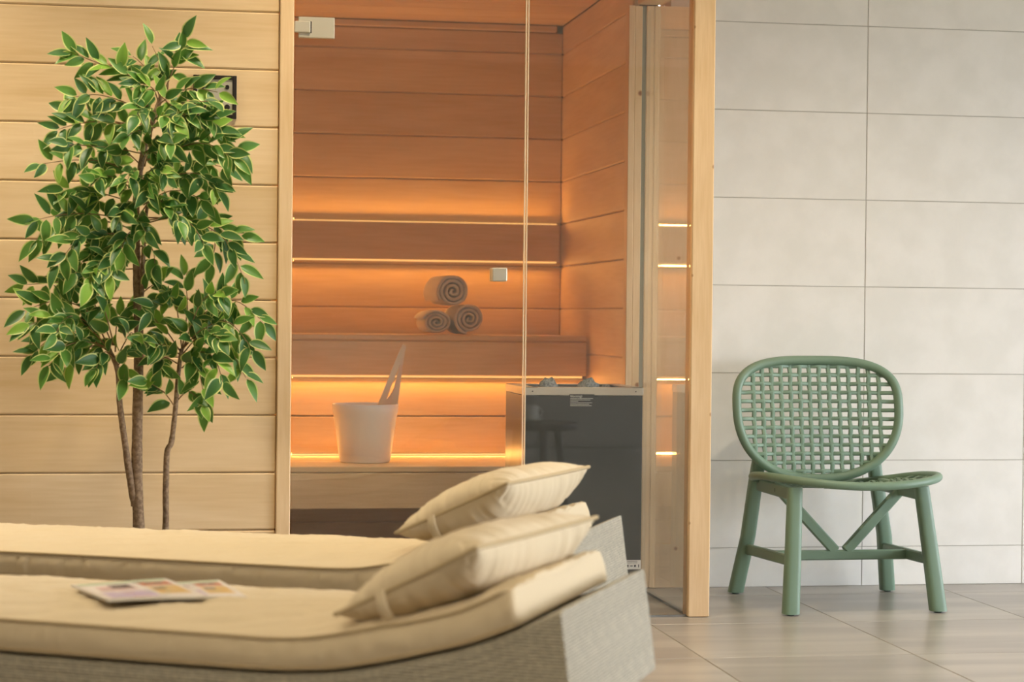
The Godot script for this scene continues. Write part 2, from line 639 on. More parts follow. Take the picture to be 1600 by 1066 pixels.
	put("knob", back_knob, mats.steel, door, Vector3(0.625, 1.057, 0))
	var hinge := Shape.new()
	hinge.box(Vector3(0.063, 0, 0.0075), Vector3(0.108, 0.062, 0.006), 0.0015)
	hinge.box(Vector3(0.063, 0, -0.0075), Vector3(0.108, 0.062, 0.006), 0.0015)
	var hp := put("hinge", hinge, mats.steel, door, Vector3(0, 1.792, 0))
	boxed("knuckle", Vector3(0.020, 0, 0.0135), Vector3(0.048, 0.034, 0.010), 0.002, mats.steel, hp)
	boxed("slot", Vector3(0.046, 0, 0.0108), Vector3(0.004, 0.035, 0.001), 0.0, mats.black, hp)
	var fp := thing("window_2", "fixed clear glass pane between the sauna door and corner post", "glass pane", Vector3(1.085, 0, -0.022))
	fp.set_meta("kind", "structure")
	boxed("pane", Vector3(0.2605, 0.99, 0), Vector3(0.517, 1.965, 0.008), 0.0, mats.glass, fp)
	boxed("edge_seal", Vector3(0.0025, 0.99, 0.0), Vector3(0.0035, 1.965, 0.009), 0.0, mats.seal, fp)
	boxed("floor_channel", Vector3(0.2605, 0.0035, 0), Vector3(0.517, 0.006, 0.012), 0.0, mats.channel, fp)
	var sp := thing("window_3", "clear glass side pane running from the corner post to the tiled wall", "glass pane", Vector3(1.612, 0, -0.07))
	sp.set_meta("kind", "structure")
	boxed("pane", Vector3(0, 0.99, -0.305), Vector3(0.008, 1.965, 0.605), 0.0, mats.glass, sp)
	boxed("floor_channel", Vector3(0, 0.004, -0.305), Vector3(0.014, 0.008, 0.605), 0.0, mats.channel, sp)
	# benches
	var ub := thing("upper_bench", "upper wooden sauna bench holding rolled towels", "bench", Vector3(0, 0, 0))
	var boards := 5
	for k in boards:
		var d := 0.545 / boards
		boxed("top_slat", Vector3(0.577, 0.847, -1.945 + (k + 0.5) * d), Vector3(1.98, 0.02, d - 0.006), 0.003, mats.bench, ub)
	boxed("front_board", Vector3(0.577, 0.770, -1.412), Vector3(1.98, 0.128, 0.022), 0.003, mats.bench, ub)
	var lb := thing("lower_bench", "lower wooden sauna bench holding the white bucket", "bench", Vector3(0, 0, 0))
	for k in boards:
		var d := 0.53 / boards
		boxed("top_slat", Vector3(0.58, 0.394, -1.432 + (k + 0.5) * d), Vector3(1.98, 0.02, d - 0.004), 0.003, mats.bench, lb)
	boxed("front_board", Vector3(0.58, 0.319, -0.916), Vector3(1.98, 0.124, 0.022), 0.003, mats.bench, lb)
	# riser between the benches: two boards with a gap
	var rs := thing("bench_riser", "wooden riser boards between the two sauna benches", "panel", Vector3(0, 0, 0))
	boxed("board", Vector3(0.577, 0.6255, -1.462), Vector3(1.98, 0.141, 0.018), 0.003, mats.inner1, rs)
	boxed("board", Vector3(0.577, 0.4805, -1.462), Vector3(1.98, 0.139, 0.018), 0.003, mats.inner2, rs)
	boxed("upright", Vector3(-0.38, 0.45, -1.50), Vector3(0.04, 0.5, 0.05), 0.003, mats.inner0, rs)
	# backrest
	var br := thing("backrest_panel", "long wooden backrest panel lit from behind on the sauna wall", "backrest", Vector3(0, 0, 0))
	boxed("panel", Vector3(0.572, 1.2265, -1.932), Vector3(1.976, 0.148, 0.018), 0.003, mats.bench, br)
	for x in [-0.2, 0.6, 1.35]:
		boxed("bracket", Vector3(x, 1.2265, -1.9635), Vector3(0.03, 0.06, 0.043), 0.002, mats.inner0, br)


func strip(label: String, c: Vector3, size: Vector3, facing: Vector3, energy: float) -> void:
	var t := thing("led_strip", label, "led strip", c, 0.0, "warm light strips in the sauna")
	boxed("diffuser", Vector3.ZERO, size, 0.0, glow(Color(1.0, 0.76, 0.42), 0.85), t)
	var l := AreaLight3D.new()
	l.name = "strip_light"
	t.add_child(l)
	l.area_size = Vector2(size.x * 0.98, 0.008)
	l.light_color = Color(1.0, 0.68, 0.33)
	l.light_energy = energy
	l.area_range = 6.0
	l.area_attenuation = 2.0
	l.shadow_enabled = true
	var f := facing.normalized()
	var xx := Vector3.RIGHT
	l.basis = Basis(xx, f.cross(xx) * -1.0, -f).orthonormalized()
	l.position = f * 0.008

func build_sauna_lights() -> void:
	strip("glowing strip along the top of the sauna backrest", Vector3(0.572, 1.302, -1.951), Vector3(1.96, 0.008, 0.012), Vector3(0, 1, 0.6), 0.28)
	strip("glowing strip along the bottom of the sauna backrest", Vector3(0.572, 1.150, -1.951), Vector3(1.96, 0.008, 0.012), Vector3(0, -1, 0.6), 0.28)
	strip("glowing strip under the upper sauna bench", Vector3(0.577, 0.702, -1.436), Vector3(1.96, 0.008, 0.012), Vector3(0, -1, 0.6), 0.31)
	strip("glowing strip at the back of the lower sauna bench", Vector3(0.577, 0.4085, -1.446), Vector3(1.96, 0.006, 0.008), Vector3(0, 0.5, 1), 0.22)

func downlight(c: Vector3, energy: float, col: Color) -> void:
	var t := thing("ceiling_downlight", "small round warm downlight set into the white ceiling", "downlight", c, 0.0, "round ceiling downlights")
	var ring := Shape.new()
	ring.lathe([Vector2(0.045, 0.0), Vector2(0.047, -0.004), Vector2(0.058, -0.004), Vector2(0.06, 0.0)], 24)
	put("ring", ring, mats.steel, t)
	var disc := Shape.new()
	disc.lathe([Vector2(0.0, -0.002), Vector2(0.045, -0.002)], 24)
	put("lamp_face", disc, glow(col, 6.0), t)
	var l := SpotLight3D.new()
	l.name = "lamp_light"
	t.add_child(l)
	l.position = Vector3(0, -0.012, 0)
	l.rotation_degrees = Vector3(-90, 0, 0)
	l.spot_angle = 62.0
	l.spot_angle_attenuation = 0.8
	l.spot_range = 9.0
	l.spot_attenuation = 2.0
	l.light_energy = energy
	l.light_color = col
	l.light_size = 0.05
	l.shadow_enabled = true

func build_ceiling_lights() -> void:
	var warm := Color(1.0, 0.93, 0.81)
	for p in [Vector3(-1.1, 0.75, 3.8), Vector3(0.55, 0.75, 2.6), Vector3(2.2, 0.75, 2.2), Vector3(-1.1, 4.2, 2.2), Vector3(0.55, 4.2, 2.2), Vector3(2.2, 4.2, 2.2)]:
		downlight(Vector3(p.x, 2.749, p.y), p.z, warm)


# ---- heater

func build_heater() -> void:
	var x0 := 1.127
	var x1 := 1.514
	var zf := -0.25
	var zb := -0.61
	var top := 0.703
	var cx := (x0 + x1) / 2
	var cz := (zf + zb) / 2
	var t := thing("sauna_heater", "black sauna heater with steel rim filled with stones", "heater", Vector3(cx, 0, cz))
	var w := x1 - x0
	var d := zf - zb
	var f := Shape.new()
	f.box(Vector3(0, (top - 0.025) / 2 + 0.01, d / 2 - 0.004), Vector3(w - 0.004, top - 0.045, 0.008), 0.001)
	put("front_panel", f, mats.heater_black, t)
	for s in [-1.0, 1.0]:
		boxed("side_panel", Vector3(s * (w / 2 - 0.004), (top - 0.025) / 2 + 0.01, -0.006), Vector3(0.008, top - 0.045, d - 0.014), 0.001, mats.heater_side, t)
	boxed("rear_panel", Vector3(0, (top - 0.025) / 2 + 0.01, -d / 2 + 0.005), Vector3(w - 0.02, top - 0.045, 0.008), 0.001, mats.heater_side, t)
	boxed("base", Vector3(0, 0.006, 0), Vector3(w - 0.06, 0.012, d - 0.06), 0.001, mats.black, t)
	boxed("stone_tray", Vector3(0, top - 0.07, 0), Vector3(w - 0.02, 0.01, d - 0.02), 0.0, mats.black, t)
	var rim := Shape.new()
	for s in [-1.0, 1.0]:
		rim.box(Vector3(0, top - 0.011, s * (d / 2 - 0.002)), Vector3(w, 0.024, 0.006), 0.001)
		rim.box(Vector3(s * (w / 2 - 0.002), top - 0.011, 0), Vector3(0.006, 0.024, d), 0.001)
		rim.box(Vector3(0, top + 0.0005, s * (d / 2 - 0.02)), Vector3(w, 0.003, 0.04), 0.0005)
		rim.box(Vector3(s * (w / 2 - 0.02), top + 0.0005, 0), Vector3(0.04, 0.003, d), 0.0005)
	put("rim", rim, mats.steel, t)
	for x in [-w / 2 + 0.025, w / 2 - 0.025]:
		var sc := Shape.new()
		sc.tube([Vector3(0, 0, 0), Vector3(0, 0, 0.003)], 0.0045, 10)
		var scr := put("screw", sc, mats.steel, t, Vector3(x, top - 0.011, d / 2 + 0.001))
		boxed("socket", Vector3(0, 0, 0.0032), Vector3(0.004, 0.004, 0.0006), 0.0, mats.black, scr)
	# warning plate with white print
	var wl := boxed("warning_label", Vector3(1.313 - cx, 0.663, d / 2 + 0.0006), Vector3(0.082, 0.040, 0.001), 0.0, mats.black, t)
	var font := SystemFont.new()
	font.font_names = PackedStringArray(["Droid Sans"])
	var tm := TextMesh.new()
	tm.text = "Warning!"
	tm.font = font
	tm.font_size = 16
	tm.pixel_size = 0.0006
	tm.depth = 0.0004
	var txt := put("lettering", tm, mats.white_print, wl, Vector3(-0.0185, 0.0135, 0.0008))
	txt.set_meta("label", "white word Warning! with an exclamation mark")
	var lines := Shape.new()
	for k in 6:
		var len: float = [0.074, 0.066, 0.026, 0.072, 0.062, 0.070][k]
		lines.box(Vector3(-0.038 + len / 2, 0.0065 - k * 0.0046, 0.0007), Vector3(len, 0.0012, 0.0004), 0.0)
	put("fine_print", lines, mats.white_print, wl)
	var st := boxed("rating_sticker", Vector3(1.487 - cx, 0.135, d / 2 + 0.0006), Vector3(0.05, 0.03, 0.001), 0.0, mats.paper, t)
	var marks := Shape.new()
	for k in 4:
		marks.box(Vector3(-0.018 + k * 0.012, -0.004, 0.0007), Vector3([0.005, 0.009, 0.006, 0.003][k], [0.008, 0.003, 0.007, 0.009][k], 0.0004), 0.0)
	for k in 2:
		marks.box(Vector3(-0.004, 0.011 - k * 0.005, 0.0007), Vector3(0.034, 0.0012, 0.0004), 0.0)
	put("print", marks, mats.ink, st)
	# stones: each a thing of its own, lying in the tray
	var r := RandomNumberGenerator.new()
	r.seed = 77
	var spots := [[-0.103, 0.10, 0.044], [0.026, 0.10, 0.042]]
	for gx in 4:
		for gz in 3:
			spots.append([lerpf(-0.145, 0.145, gx / 3.0) + r.randf_range(-0.012, 0.012), lerpf(-0.13, 0.06, gz / 2.0) + r.randf_range(-0.012, 0.012), r.randf_range(0.034, 0.046)])
	for k in spots.size():
		var sp = spots[k]
		var shape := Shape.new()
		var nz := FastNoiseLite.new()
		nz.seed = 300 + k
		nz.frequency = 9.0
		var rows := []
		for a in 9:
			var row := []
			var th := PI * a / 8.0
			for b in 12:
				var ph := -TAU * b / 12.0
				var dir := Vector3(sin(th) * cos(ph), cos(th), sin(th) * sin(ph))
				var rad: float = sp[2] * (0.82 + 0.45 * nz.get_noise_3dv(dir))
				row.append(dir * Vector3(1.0, 0.85 if k > 1 else 1.05, 0.95) * rad)
			rows.append(row)
		shape.sheet(rows, true, false, true)
		var o := put("sauna_stone", shape, mats.stone, null, Vector3(cx + sp[0], (top - 0.068 + sp[2] * 0.75) if k > 1 else top + 0.034 - sp[2], cz + sp[1]))
		if k == 0:
			tag(o, "grey heater stone poking above the steel rim near the door edge", "stone", "stones in the sauna heater")
		elif k == 1:
			tag(o, "pointed grey heater stone rising above the middle of the steel rim", "stone", "stones in the sauna heater")
		else:
			tag(o, "rough grey stone lying low inside the sauna heater", "stone", "stones in the sauna heater")


# ---- bucket and towels

func build_bench_things() -> void:
	var c := Vector3(0.705, 0.404, -1.131)
	var t := thing("sauna_bucket", "white tapered sauna bucket on the lower bench", "bucket", c)
	var s := Shape.new()
	s.lathe([Vector2(0.0, 0.0), Vector2(0.084, 0.0), Vector2(0.09, 0.004), Vector2(0.1145, 0.176), Vector2(0.1165, 0.178), Vector2(0.1185, 0.206), Vector2(0.1165, 0.209), Vector2(0.1135, 0.207), Vector2(0.0875, 0.01), Vector2(0.0, 0.008)], 48)
	put("body", s, mats.bucket, t)
	# ladle handle and bucket grip, leaning out over the rim
	var ld := thing("sauna_ladle", "pale wooden ladle handles leaning out of the white bucket", "ladle", c + Vector3(0, 0.012, 0))
	var flat := func(px: Array) -> Array:
		var out := []
		for p in px:
			var w := at_z(p[0], p[1], -1.131) - ld.position
			out.append(Vector2(w.x, w.y))
		return out
	var a := Shape.new()
	a.prism(flat.call([[566, 712], [573, 714], [598, 634], [634, 541], [627, 538], [588, 634]]), 0.02, 0.032)
	put("handle", a, mats.ladle, ld)
	var b := Shape.new()
	b.prism(flat.call([[588, 702], [606, 706], [617, 680], [622, 634], [633, 553], [630, 551], [621, 590], [617, 606], [612, 616], [603, 626], [598, 650]]), -0.028, -0.018)
	put("scoop_blade", b, mats.ladle, ld)
	# three rolled towels
	var spots := [
		[Vector3(1.012, 0.857, -1.66), 0.060, "rolled towel at the base of the stack on the door-hinge side", 0.3, 0.8],
		[Vector3(1.134, 0.857, -1.66), 0.062, "rolled towel at the base of the stack on the heater side", 2.0, 1.0],
		[Vector3(1.066, 0.957, -1.66), 0.067, "rolled towel resting on top of the two others", 1.2, 1.0]]
	for k in 3:
		var sp = spots[k]
		var r: float = sp[1]
		var sq: float = sp[4]
		var o := thing("rolled_towel", sp[2], "towel", sp[0], 0.03 + 0.04 * k, "rolled white towels on the upper bench")
		var half := 0.105
		var turns := 3.4
		var m := 120
		var nz := FastNoiseLite.new()
		nz.seed = 60 + k
		nz.frequency = 1.0
		var outer := []
		var inner := []
		for j in m + 1:
			var f := float(j) / m
			var ang: float = sp[3] + f * turns * TAU
			var rad: float = lerpf(0.006, r, pow(f, 0.85)) + 0.0022 * nz.get_noise_1d(ang * 1.3)
			var th: float = 0.62 * (r / turns)
			var dir := Vector2(cos(ang), sin(ang) * sq)
			outer.append(dir * rad)
			inner.append(dir * maxf(rad - th, 0.001))
		var sh := Shape.new()
		var zs := [half, half - 0.004, -half + 0.004, -half]
		for pair in [[outer, false], [inner, true]]:
			var rows := []
			for z in zs:
				var row := []
				for j in m + 1:
					var p: Vector2 = pair[0][j]
					row.append(Vector3(p.x, p.y + r * sq, z))
				rows.append(row)
			sh.sheet(rows, false, false, not pair[1])
		for z in [half, -half]:
			var rows := []
			for q in 4:
				var row := []
				for j in m + 1:
					var p: Vector2 = outer[j].lerp(inner[j], q / 3.0)
					var puff := (0.005 if q == 1 or q == 2 else 0.0) * signf(z)
					row.append(Vector3(p.x, p.y + r * sq, z + puff))
				rows.append(row)
			sh.sheet(rows, false, false, z < 0)
		put("roll", sh, mats.towel, o)


# ---- control panel on the plank wall

func build_control_panel() -> void:
	var t := thing("sauna_control_panel", "black-framed sauna control panel on the plank wall behind the ficus", "control panel", Vector3(0.138, 1.574, -0.0075))
	var w := 0.128
	var fr := Shape.new()
	for s in [-1.0, 1.0]:
		fr.box(Vector3(s * (w / 2 - 0.006), 0, 0.006), Vector3(0.012, w, 0.012), 0.001)
		fr.box(Vector3(0, s * (w / 2 - 0.006), 0.006), Vector3(w - 0.024, 0.012, 0.012), 0.001)
	put("frame", fr, mats.black, t)
	boxed("face_plate", Vector3(0, 0, 0.004), Vector3(w - 0.024, w - 0.024, 0.006), 0.0, mats.plate, t)
	for p in [[0.036, 0.03, 0.0065], [0.036, -0.03, 0.0085], [-0.036, 0.03, 0.0065], [-0.036, -0.03, 0.0065]]:
		var b := Shape.new()
		b.tube([Vector3(0, 0, 0), Vector3(0, 0, 0.004), Vector3(0, 0, 0.005)], [p[2], p[2], p[2] * 0.8], 16)
		put("button", b, mats.black, t, Vector3(p[0], p[1], 0.007))
	boxed("display", Vector3(-0.008, -0.031, 0.0076), Vector3(0.05, 0.012, 0.001), 0.0, mats.black, t)
	boxed("indicator_light", Vector3(-0.006, -0.030, 0.0084), Vector3(0.006, 0.004, 0.0008), 0.0, glow(Color(0.75, 0.8, 1.0), 1.4), t)


# ---- loungers

func curve_at(pts: Array, s: float) -> float:
	if s <= pts[0][0]:
		return pts[0][1]
	for k in range(1, pts.size()):
		if s <= pts[k][0]:
			var f: float = (s - pts[k - 1][0]) / (pts[k][0] - pts[k - 1][0])
			var p0: float = pts[maxi(k - 2, 0)][1]
			var p1: float = pts[k - 1][1]
			var p2: float = pts[k][1]
			var p3: float = pts[mini(k + 1, pts.size() - 1)][1]
			return cubic_interpolate(p1, p2, p0, p3, f)
	return pts[-1][1]

func half_width(s: float) -> float:
	return lerpf(0.27, 0.312, smoothstep(-1.5, -0.2, s))

func lounger(label: String, corner: Vector3, angle: float, rise: float, seed_: int) -> Dictionary:
	# corner: near top corner of the head end; local x runs to the head, local z to the near side
	var u := Vector3(cos(angle), 0, sin(angle))
	var across := Vector3(sin(angle), 0, -cos(angle))
	var base := Vector3(corner.x, 0, corner.z) + across * 0.315
	var t := thing("wicker_lounger", label, "lounger", base, -angle, "pair of wicker loungers")
	var top := [[-2.0, 0.29], [-1.2, 0.29], [-0.62, 0.289], [-0.54, 0.290], [-0.47, 0.294], [-0.40, 0.302], [-0.32, 0.318], [-0.24, 0.338], [-0.16, 0.360 + rise * 0.3], [-0.08, 0.392 + rise * 0.7], [0.0, 0.430 + rise]]
	var seam := [[-2.0, 0.354], [-1.2, 0.354], [-0.62, 0.353], [-0.54, 0.353], [-0.47, 0.357], [-0.40, 0.368], [-0.32, 0.385], [-0.24, 0.402], [-0.16, 0.424 + rise * 0.3], [-0.085, 0.458 + rise * 0.7], [0.0, 0.5 + rise]]
	var low := [[-2.0, 0.10], [-1.2, 0.06], [-0.8, 0.055], [-0.5, 0.085], [-0.3, 0.135], [-0.15, 0.18], [0.0, 0.232 + rise * 0.6]]
	# woven body: closed cross-section carried along the profile, flaring at the head end
	var rows := []
	var n := 80
	for k in n + 1:
		var s := lerpf(-1.97, 0.0, float(k) / n)
		var hi := curve_at(top, s)
		var lo := curve_at(low, s)
		var w := half_width(s) + 0.003
		var flare := 0.026 * smoothstep(-0.25, 0.0, s)
		var row := []
		for sd in [1.0, -1.0]:
			for j in 61:
				var f: float = j / 60.0 if sd > 0 else 1.0 - j / 60.0
				var edge := 0.008 if j == 0 or j == 60 else 0.0
				var rib := 0.0016 * cos(TAU * f * 13.0) * (1.0 - smoothstep(-0.03, 0.0, s))
				row.append(Vector3(s + flare * (1.0 - f), lerpf(lo, hi, f), sd * (w - edge + rib)))
		rows.append(row)
	var body := Shape.new()
	body.sheet(rows, true, false, true)
	for e in [0, n]:
		for j in 60:
			body.poly([rows[e][j], rows[e][j + 1], rows[e][120 - j], rows[e][121 - j]], Vector3(-1.0, 0.2, 0))
	put("woven_body", body, mats.wicker, t)
	for sx in [-1.85, -0.55]:
		for sz in [-0.22, 0.22]:
			boxed("foot", Vector3(sx, 0.035, sz), Vector3(0.05, 0.07, 0.05), 0.004, mats.black, t)
	# mattress: closed section with a crowned top
	var nz := FastNoiseLite.new()
	nz.seed = seed_
	nz.frequency = 1.0
	var mat_rows := []
	var m := 190
	var s0 := -1.93
	var s1 := -0.082
	var pipe_top := {1: [], -1: []}
	var pipe_low := {1: [], -1: []}
	for k in m + 1:
		var s := lerpf(s0, s1, float(k) / m)
		var hi := curve_at(seam, s)
		var lo := curve_at(top, s) + 0.007
		var slope := (curve_at(seam, s + 0.02) - curve_at(seam, s - 0.02)) / 0.04
		var tilt := Vector2(-slope, 1.0).normalized()      # across the profile, up
		var w := half_width(s) - 0.004
		var row := []
		var section := []
		for j in 41:                                        # top, near to far
			var f := lerpf(1.0, -1.0, j / 40.0)
			var crown := 0.020 * pow(1.0 - pow(absf(f), 3.0), 0.8)
			var ends := minf(smoothstep(s1, s1 - 0.06, s), smoothstep(s0, s0 + 0.06, s))
			var fold := 0.009 * nz.get_noise_2d(s * 9.0 + f * 5.0, f * 1.6 - s * 2.0) + 0.003 * nz.get_noise_2d(s * 30.0 + f * 12.0, f * 2.0)
			section.append([f * w, hi + (crown * (0.35 + 0.65 * ends) + fold * (1.0 - pow(absf(f), 8.0)))])
		for j in range(1, 6):                               # far side, downwards
			var f := j / 6.0
			var pleat := 0.007 * nz.get_noise_2d(s * 46.0, 20.0 + f)
			section.append([-(w + 0.010 * sin(PI * f) + pleat * sin(PI * f)), lerpf(hi, lo, f)])
		for j in 9:
			section.append([lerpf(-1.0, 1.0, j / 8.0) * w, lo])
		for j in range(1, 6):
			var f := j / 6.0
			var pleat := 0.007 * nz.get_noise_2d(s * 46.0, 40.0 + f)
			section.append([w + 0.010 * sin(PI * f) + pleat * sin(PI * f), lerpf(lo, hi, f)])
		for p in section:
			var up: float = p[1] - lo
			row.append(Vector3(s + tilt.x * up * 0.6, p[1], p[0]))
		mat_rows.append(row)
		for sd in [1, -1]:
			pipe_top[sd].append(Vector3(s + tilt.x * (hi - lo) * 0.6, hi + 0.001, sd * (w + 0.002)))
			pipe_low[sd].append(Vector3(s, lo + 0.004, sd * (w + 0.003)))
	# rounded ends: the last sections step out along the profile and close
	for e in 2:
		var src: Array = mat_rows[0] if e == 0 else mat_rows[-1]
		var nxt: Array = mat_rows[2] if e == 0 else mat_rows[-3]
		var mid := Vector3.ZERO
		for p in src:
			mid += p / src.size()
		var along: Vector3 = (src[20] - nxt[20]).normalized()
		for q in 7:
			var sc: float = [0.992, 0.975, 0.94, 0.80, 0.55, 0.28, 0.0][q]
			var go: float = [0.005, 0.009, 0.012, 0.0145, 0.016, 0.017, 0.017][q]
			var row := []
			for p in src:
				var d: Vector3 = p - mid
				row.append(mid + Vector3(d.x * sc, d.y * sc, d.z * lerpf(1.0, sc, 0.35 if q < 4 else 1.0) if q < 4 else d.z * sc) + along * go)
			if e == 0:
				mat_rows.push_front(row)
			else:
				mat_rows.push_back(row)
	var mat_shape := Shape.new()
	mat_shape.sheet(mat_rows, true, false, true)
	var mattress := put("mattress", mat_shape, mats.canvas, t)
	for pipes in [pipe_top, pipe_low]:
		var loop: Array = pipes[1].duplicate()
		var back: Array = pipes[-1].duplicate()
		back.reverse()
		loop.append_array(back)
		var ps := Shape.new()
		ps.tube(loop, 0.0032, 6, false, 1.0, Vector3.UP, true)
		put("piping", ps, mats.piping, mattress)
	return {"node": t, "seam": seam, "angle": angle, "base": base}

func pillow(label: String, lg: Dictionary, s_mid: float, lift: float, tilt: float, half_len: float, half_wide: float, thick: float, seed_: int, yaw := 0.0) -> void:
	var u := Vector3(cos(lg.angle), 0, sin(lg.angle))
	var place: Vector3 = lg.base + u * s_mid + Vector3.UP * lift
	var t := thing("lounger_pillow", label, "pillow", place, -lg.angle + yaw, "beige pillows on the loungers")
	var nz := FastNoiseLite.new()
	nz.seed = seed_
	nz.frequency = 1.0
	var q := Basis(Vector3.BACK, tilt)
	var shape := Shape.new()
	var nn := 60
	var edge := []
	var outline := func(a: float, b: float) -> Vector3:
		var pinch_a := 1.0 - 0.07 * (1.0 - a * a) * absf(b)
		var pinch_b := 1.0 - 0.05 * (1.0 - b * b) * absf(a)
		return Vector3(a * half_len * pinch_b, 0, b * half_wide * pinch_a)
	for side in [1.0, -1.0]:
		var rows := []
		for j in nn + 1:
			var row := []
			for i in nn + 1:
				var a := sin(PI / 2 * lerpf(-1.0, 1.0, float(i) / nn))
				var b := sin(PI / 2 * lerpf(-1.0, 1.0, float(j) / nn))
				var p: Vector3 = outline.call(a, b)
				var body := pow(maxf(1.0 - pow(absf(a), 2.4), 0.0), 0.5) * pow(maxf(1.0 - pow(absf(b), 3.4), 0.0), 0.46)
				var near_edge := maxf(absf(a), absf(b))
				var ripple := 0.0
				if absf(a) > absf(b) * 0.8:
					ripple = -0.014 * pow(1.0 - absf(nz.get_noise_2d(b * 7.0, side * 3.0 + signf(a) * 7.0)), 6.0) * smoothstep(0.35, 0.85, absf(a)) * smoothstep(0.0, 0.25, body)
				else:
					ripple = -0.006 * pow(1.0 - absf(nz.get_noise_2d(a * 5.0, side * 5.0 + signf(b) * 11.0)), 6.0) * smoothstep(0.4, 0.9, near_edge) * smoothstep(0.0, 0.25, body)
				p.y = side * (thick * (0.42 if side > 0 else 0.58) * body + ripple + 0.004 * nz.get_noise_2d(a * 2.5, b * 2.5) * body)
				row.append(q * p)
			rows.append(row)
		shape.sheet(rows, false, false, side < 0)
	var cover := put("cover", shape, mats.canvas, t)
	for k in 4:
		for j in 24:
			var f := sin(PI / 2 * lerpf(-1.0, 1.0, j / 24.0))
			var ab: Vector2 = [Vector2(f, -1), Vector2(1, f), Vector2(-f, 1), Vector2(-1, -f)][k]
			edge.append(q * outline.call(ab.x, ab.y))
	var pipe := Shape.new()
	pipe.tube(edge, 0.0045, 6, false, 1.0, Vector3(0.1, 1, 0.05), true)
	put("piping", pipe, mats.piping, cover)
	# short strap sewn to the near edge
	var st := Shape.new()
	var path := []
	for k in 7:
		var f := k / 6.0
		path.append(q * Vector3(-half_len * 0.36 - 0.004 * f, 0.004 - 0.050 * f, half_wide * 0.985 + 0.010 * sin(PI * f)))
	st.tube(path, 0.010, 8, true, 0.22, q * Vector3(0, 0, 1))
	put("strap", st, mats.canvas, t)

func magazine(called_label: String, corner: Vector3, turn: float, size: Vector2, pages: float, seed_: int) -> void:
	var t := thing("magazine", called_label, "magazine", corner, turn, "magazines on the lounger")
	var r := RandomNumberGenerator.new()
	r.seed = seed_
	var img := Image.create(160, 224, false, Image.FORMAT_RGB8)
	img.fill(Color(0.9, 0.86, 0.84))
	var tints := [Color(0.86, 0.72, 0.72), Color(0.62, 0.72, 0.62), Color(0.30, 0.27, 0.33), Color(0.85, 0.70, 0.45), Color(0.78, 0.70, 0.82), Color(0.95, 0.92, 0.9), Color(0.75, 0.45, 0.35)]
	img.fill_rect(Rect2i(6, 6, 148, 22), Color(0.66, 0.76, 0.62))
	img.fill_rect(Rect2i(10, 36, 80, 84), tints[5])
	img.fill_rect(Rect2i(22, 60, 60, 56), tints[0])
	img.fill_rect(Rect2i(46, 44, 34, 50), tints[2])
	img.fill_rect(Rect2i(98, 36, 52, 46), tints[6])
	img.fill_rect(Rect2i(108, 42, 30, 18), tints[2])
	img.fill_rect(Rect2i(98, 92, 52, 88), tints[3])
	img.fill_rect(Rect2i(104, 100, 20, 30), tints[2])
	img.fill_rect(Rect2i(12, 134, 78, 74), tints[4])
	for k in 26:
		img.fill_rect(Rect2i(r.randi_range(8, 120), r.randi_range(30, 206), r.randi_range(6, 30), r.randi_range(2, 6)), tints[r.randi_range(0, 6)])
	img.resize(640, 896, Image.INTERPOLATE_CUBIC)
	var cover_mat := StandardMaterial3D.new()
	cover_mat.albedo_texture = ImageTexture.create_from_image(img)
	cover_mat.roughness = 0.3
	# pages: a slightly waved slab; cover laid on top as a sheet with its own thickness
	var wave := func(a: float, b: float) -> float:
		return 0.004 * sin(a * 3.0 + b * 1.3) * b + 0.003 * (1.0 - cos(PI * a)) * 0.5
	var block := Shape.new()
	var up := []
	var dn := []
	for j in 13:
		var ru := []
		var rd := []
		for i in 17:
			var a := i / 16.0
			var b := j / 12.0
			var y: float = wave.call(a, b)
			ru.append(Vector3(a * size.x, y + pages, b * size.y))
			rd.append(Vector3(a * size.x, maxf(y - 0.0005, 0.0), b * size.y))
		up.append(ru)
		dn.append(rd)
	block.sheet(dn, false, false, false)
	for e in 4:
		var ru := []
		var rd := []
		for k in (17 if e < 2 else 13):
			var j: int = [0, 12, k, k][e]
			var i: int = [k, k, 0, 16][e]
			ru.append(up[j][i])
			rd.append(dn[j][i])
		block.sheet([ru, rd], false, false, e == 1 or e == 2)
	put("pages", block, mats.paper, t)
	var cov := Shape.new()
	cov.sheet(up, false, false, true)
	put("cover", cov, cover_mat, t, Vector3(0, 0.0004, 0))

func build_loungers() -> void:
	var near := lounger("wicker lounger with magazines lying on its beige mattress", Vector3(0.662, 0.43, 2.744), deg_to_rad(26.3), 0.0, 3)
	var p0 := Vector3(-0.383, 0.0, 1.184)
	var a2 := deg_to_rad(24.7)
	var far := lounger("wicker lounger standing next to the ficus, its beige mattress empty", p0 + Vector3(cos(a2), 0, sin(a2)) * 1.365, a2, 0.008, 9)
	pillow("plump beige pillow on the lounger with the magazines", near, -0.255, 0.466, deg_to_rad(26), 0.150, 0.302, 0.145, 14, -0.10)
	pillow("plump beige pillow on the lounger next to the ficus", far, -0.235, 0.498, deg_to_rad(24.5), 0.147, 0.285, 0.140, 15, -0.10)
	# magazines on the near mattress
	magazine("slim magazine with pinkish cover under another magazine", Vector3(-0.05, 0.3745, 1.93), deg_to_rad(12), Vector2(0.165, 0.235), 0.003, 5)
	magazine("glossy magazine with a pastel photo cover lying on top", Vector3(-0.183, 0.381, 1.978), deg_to_rad(18), Vector2(0.195, 0.262), 0.004, 6)


# ---- chair

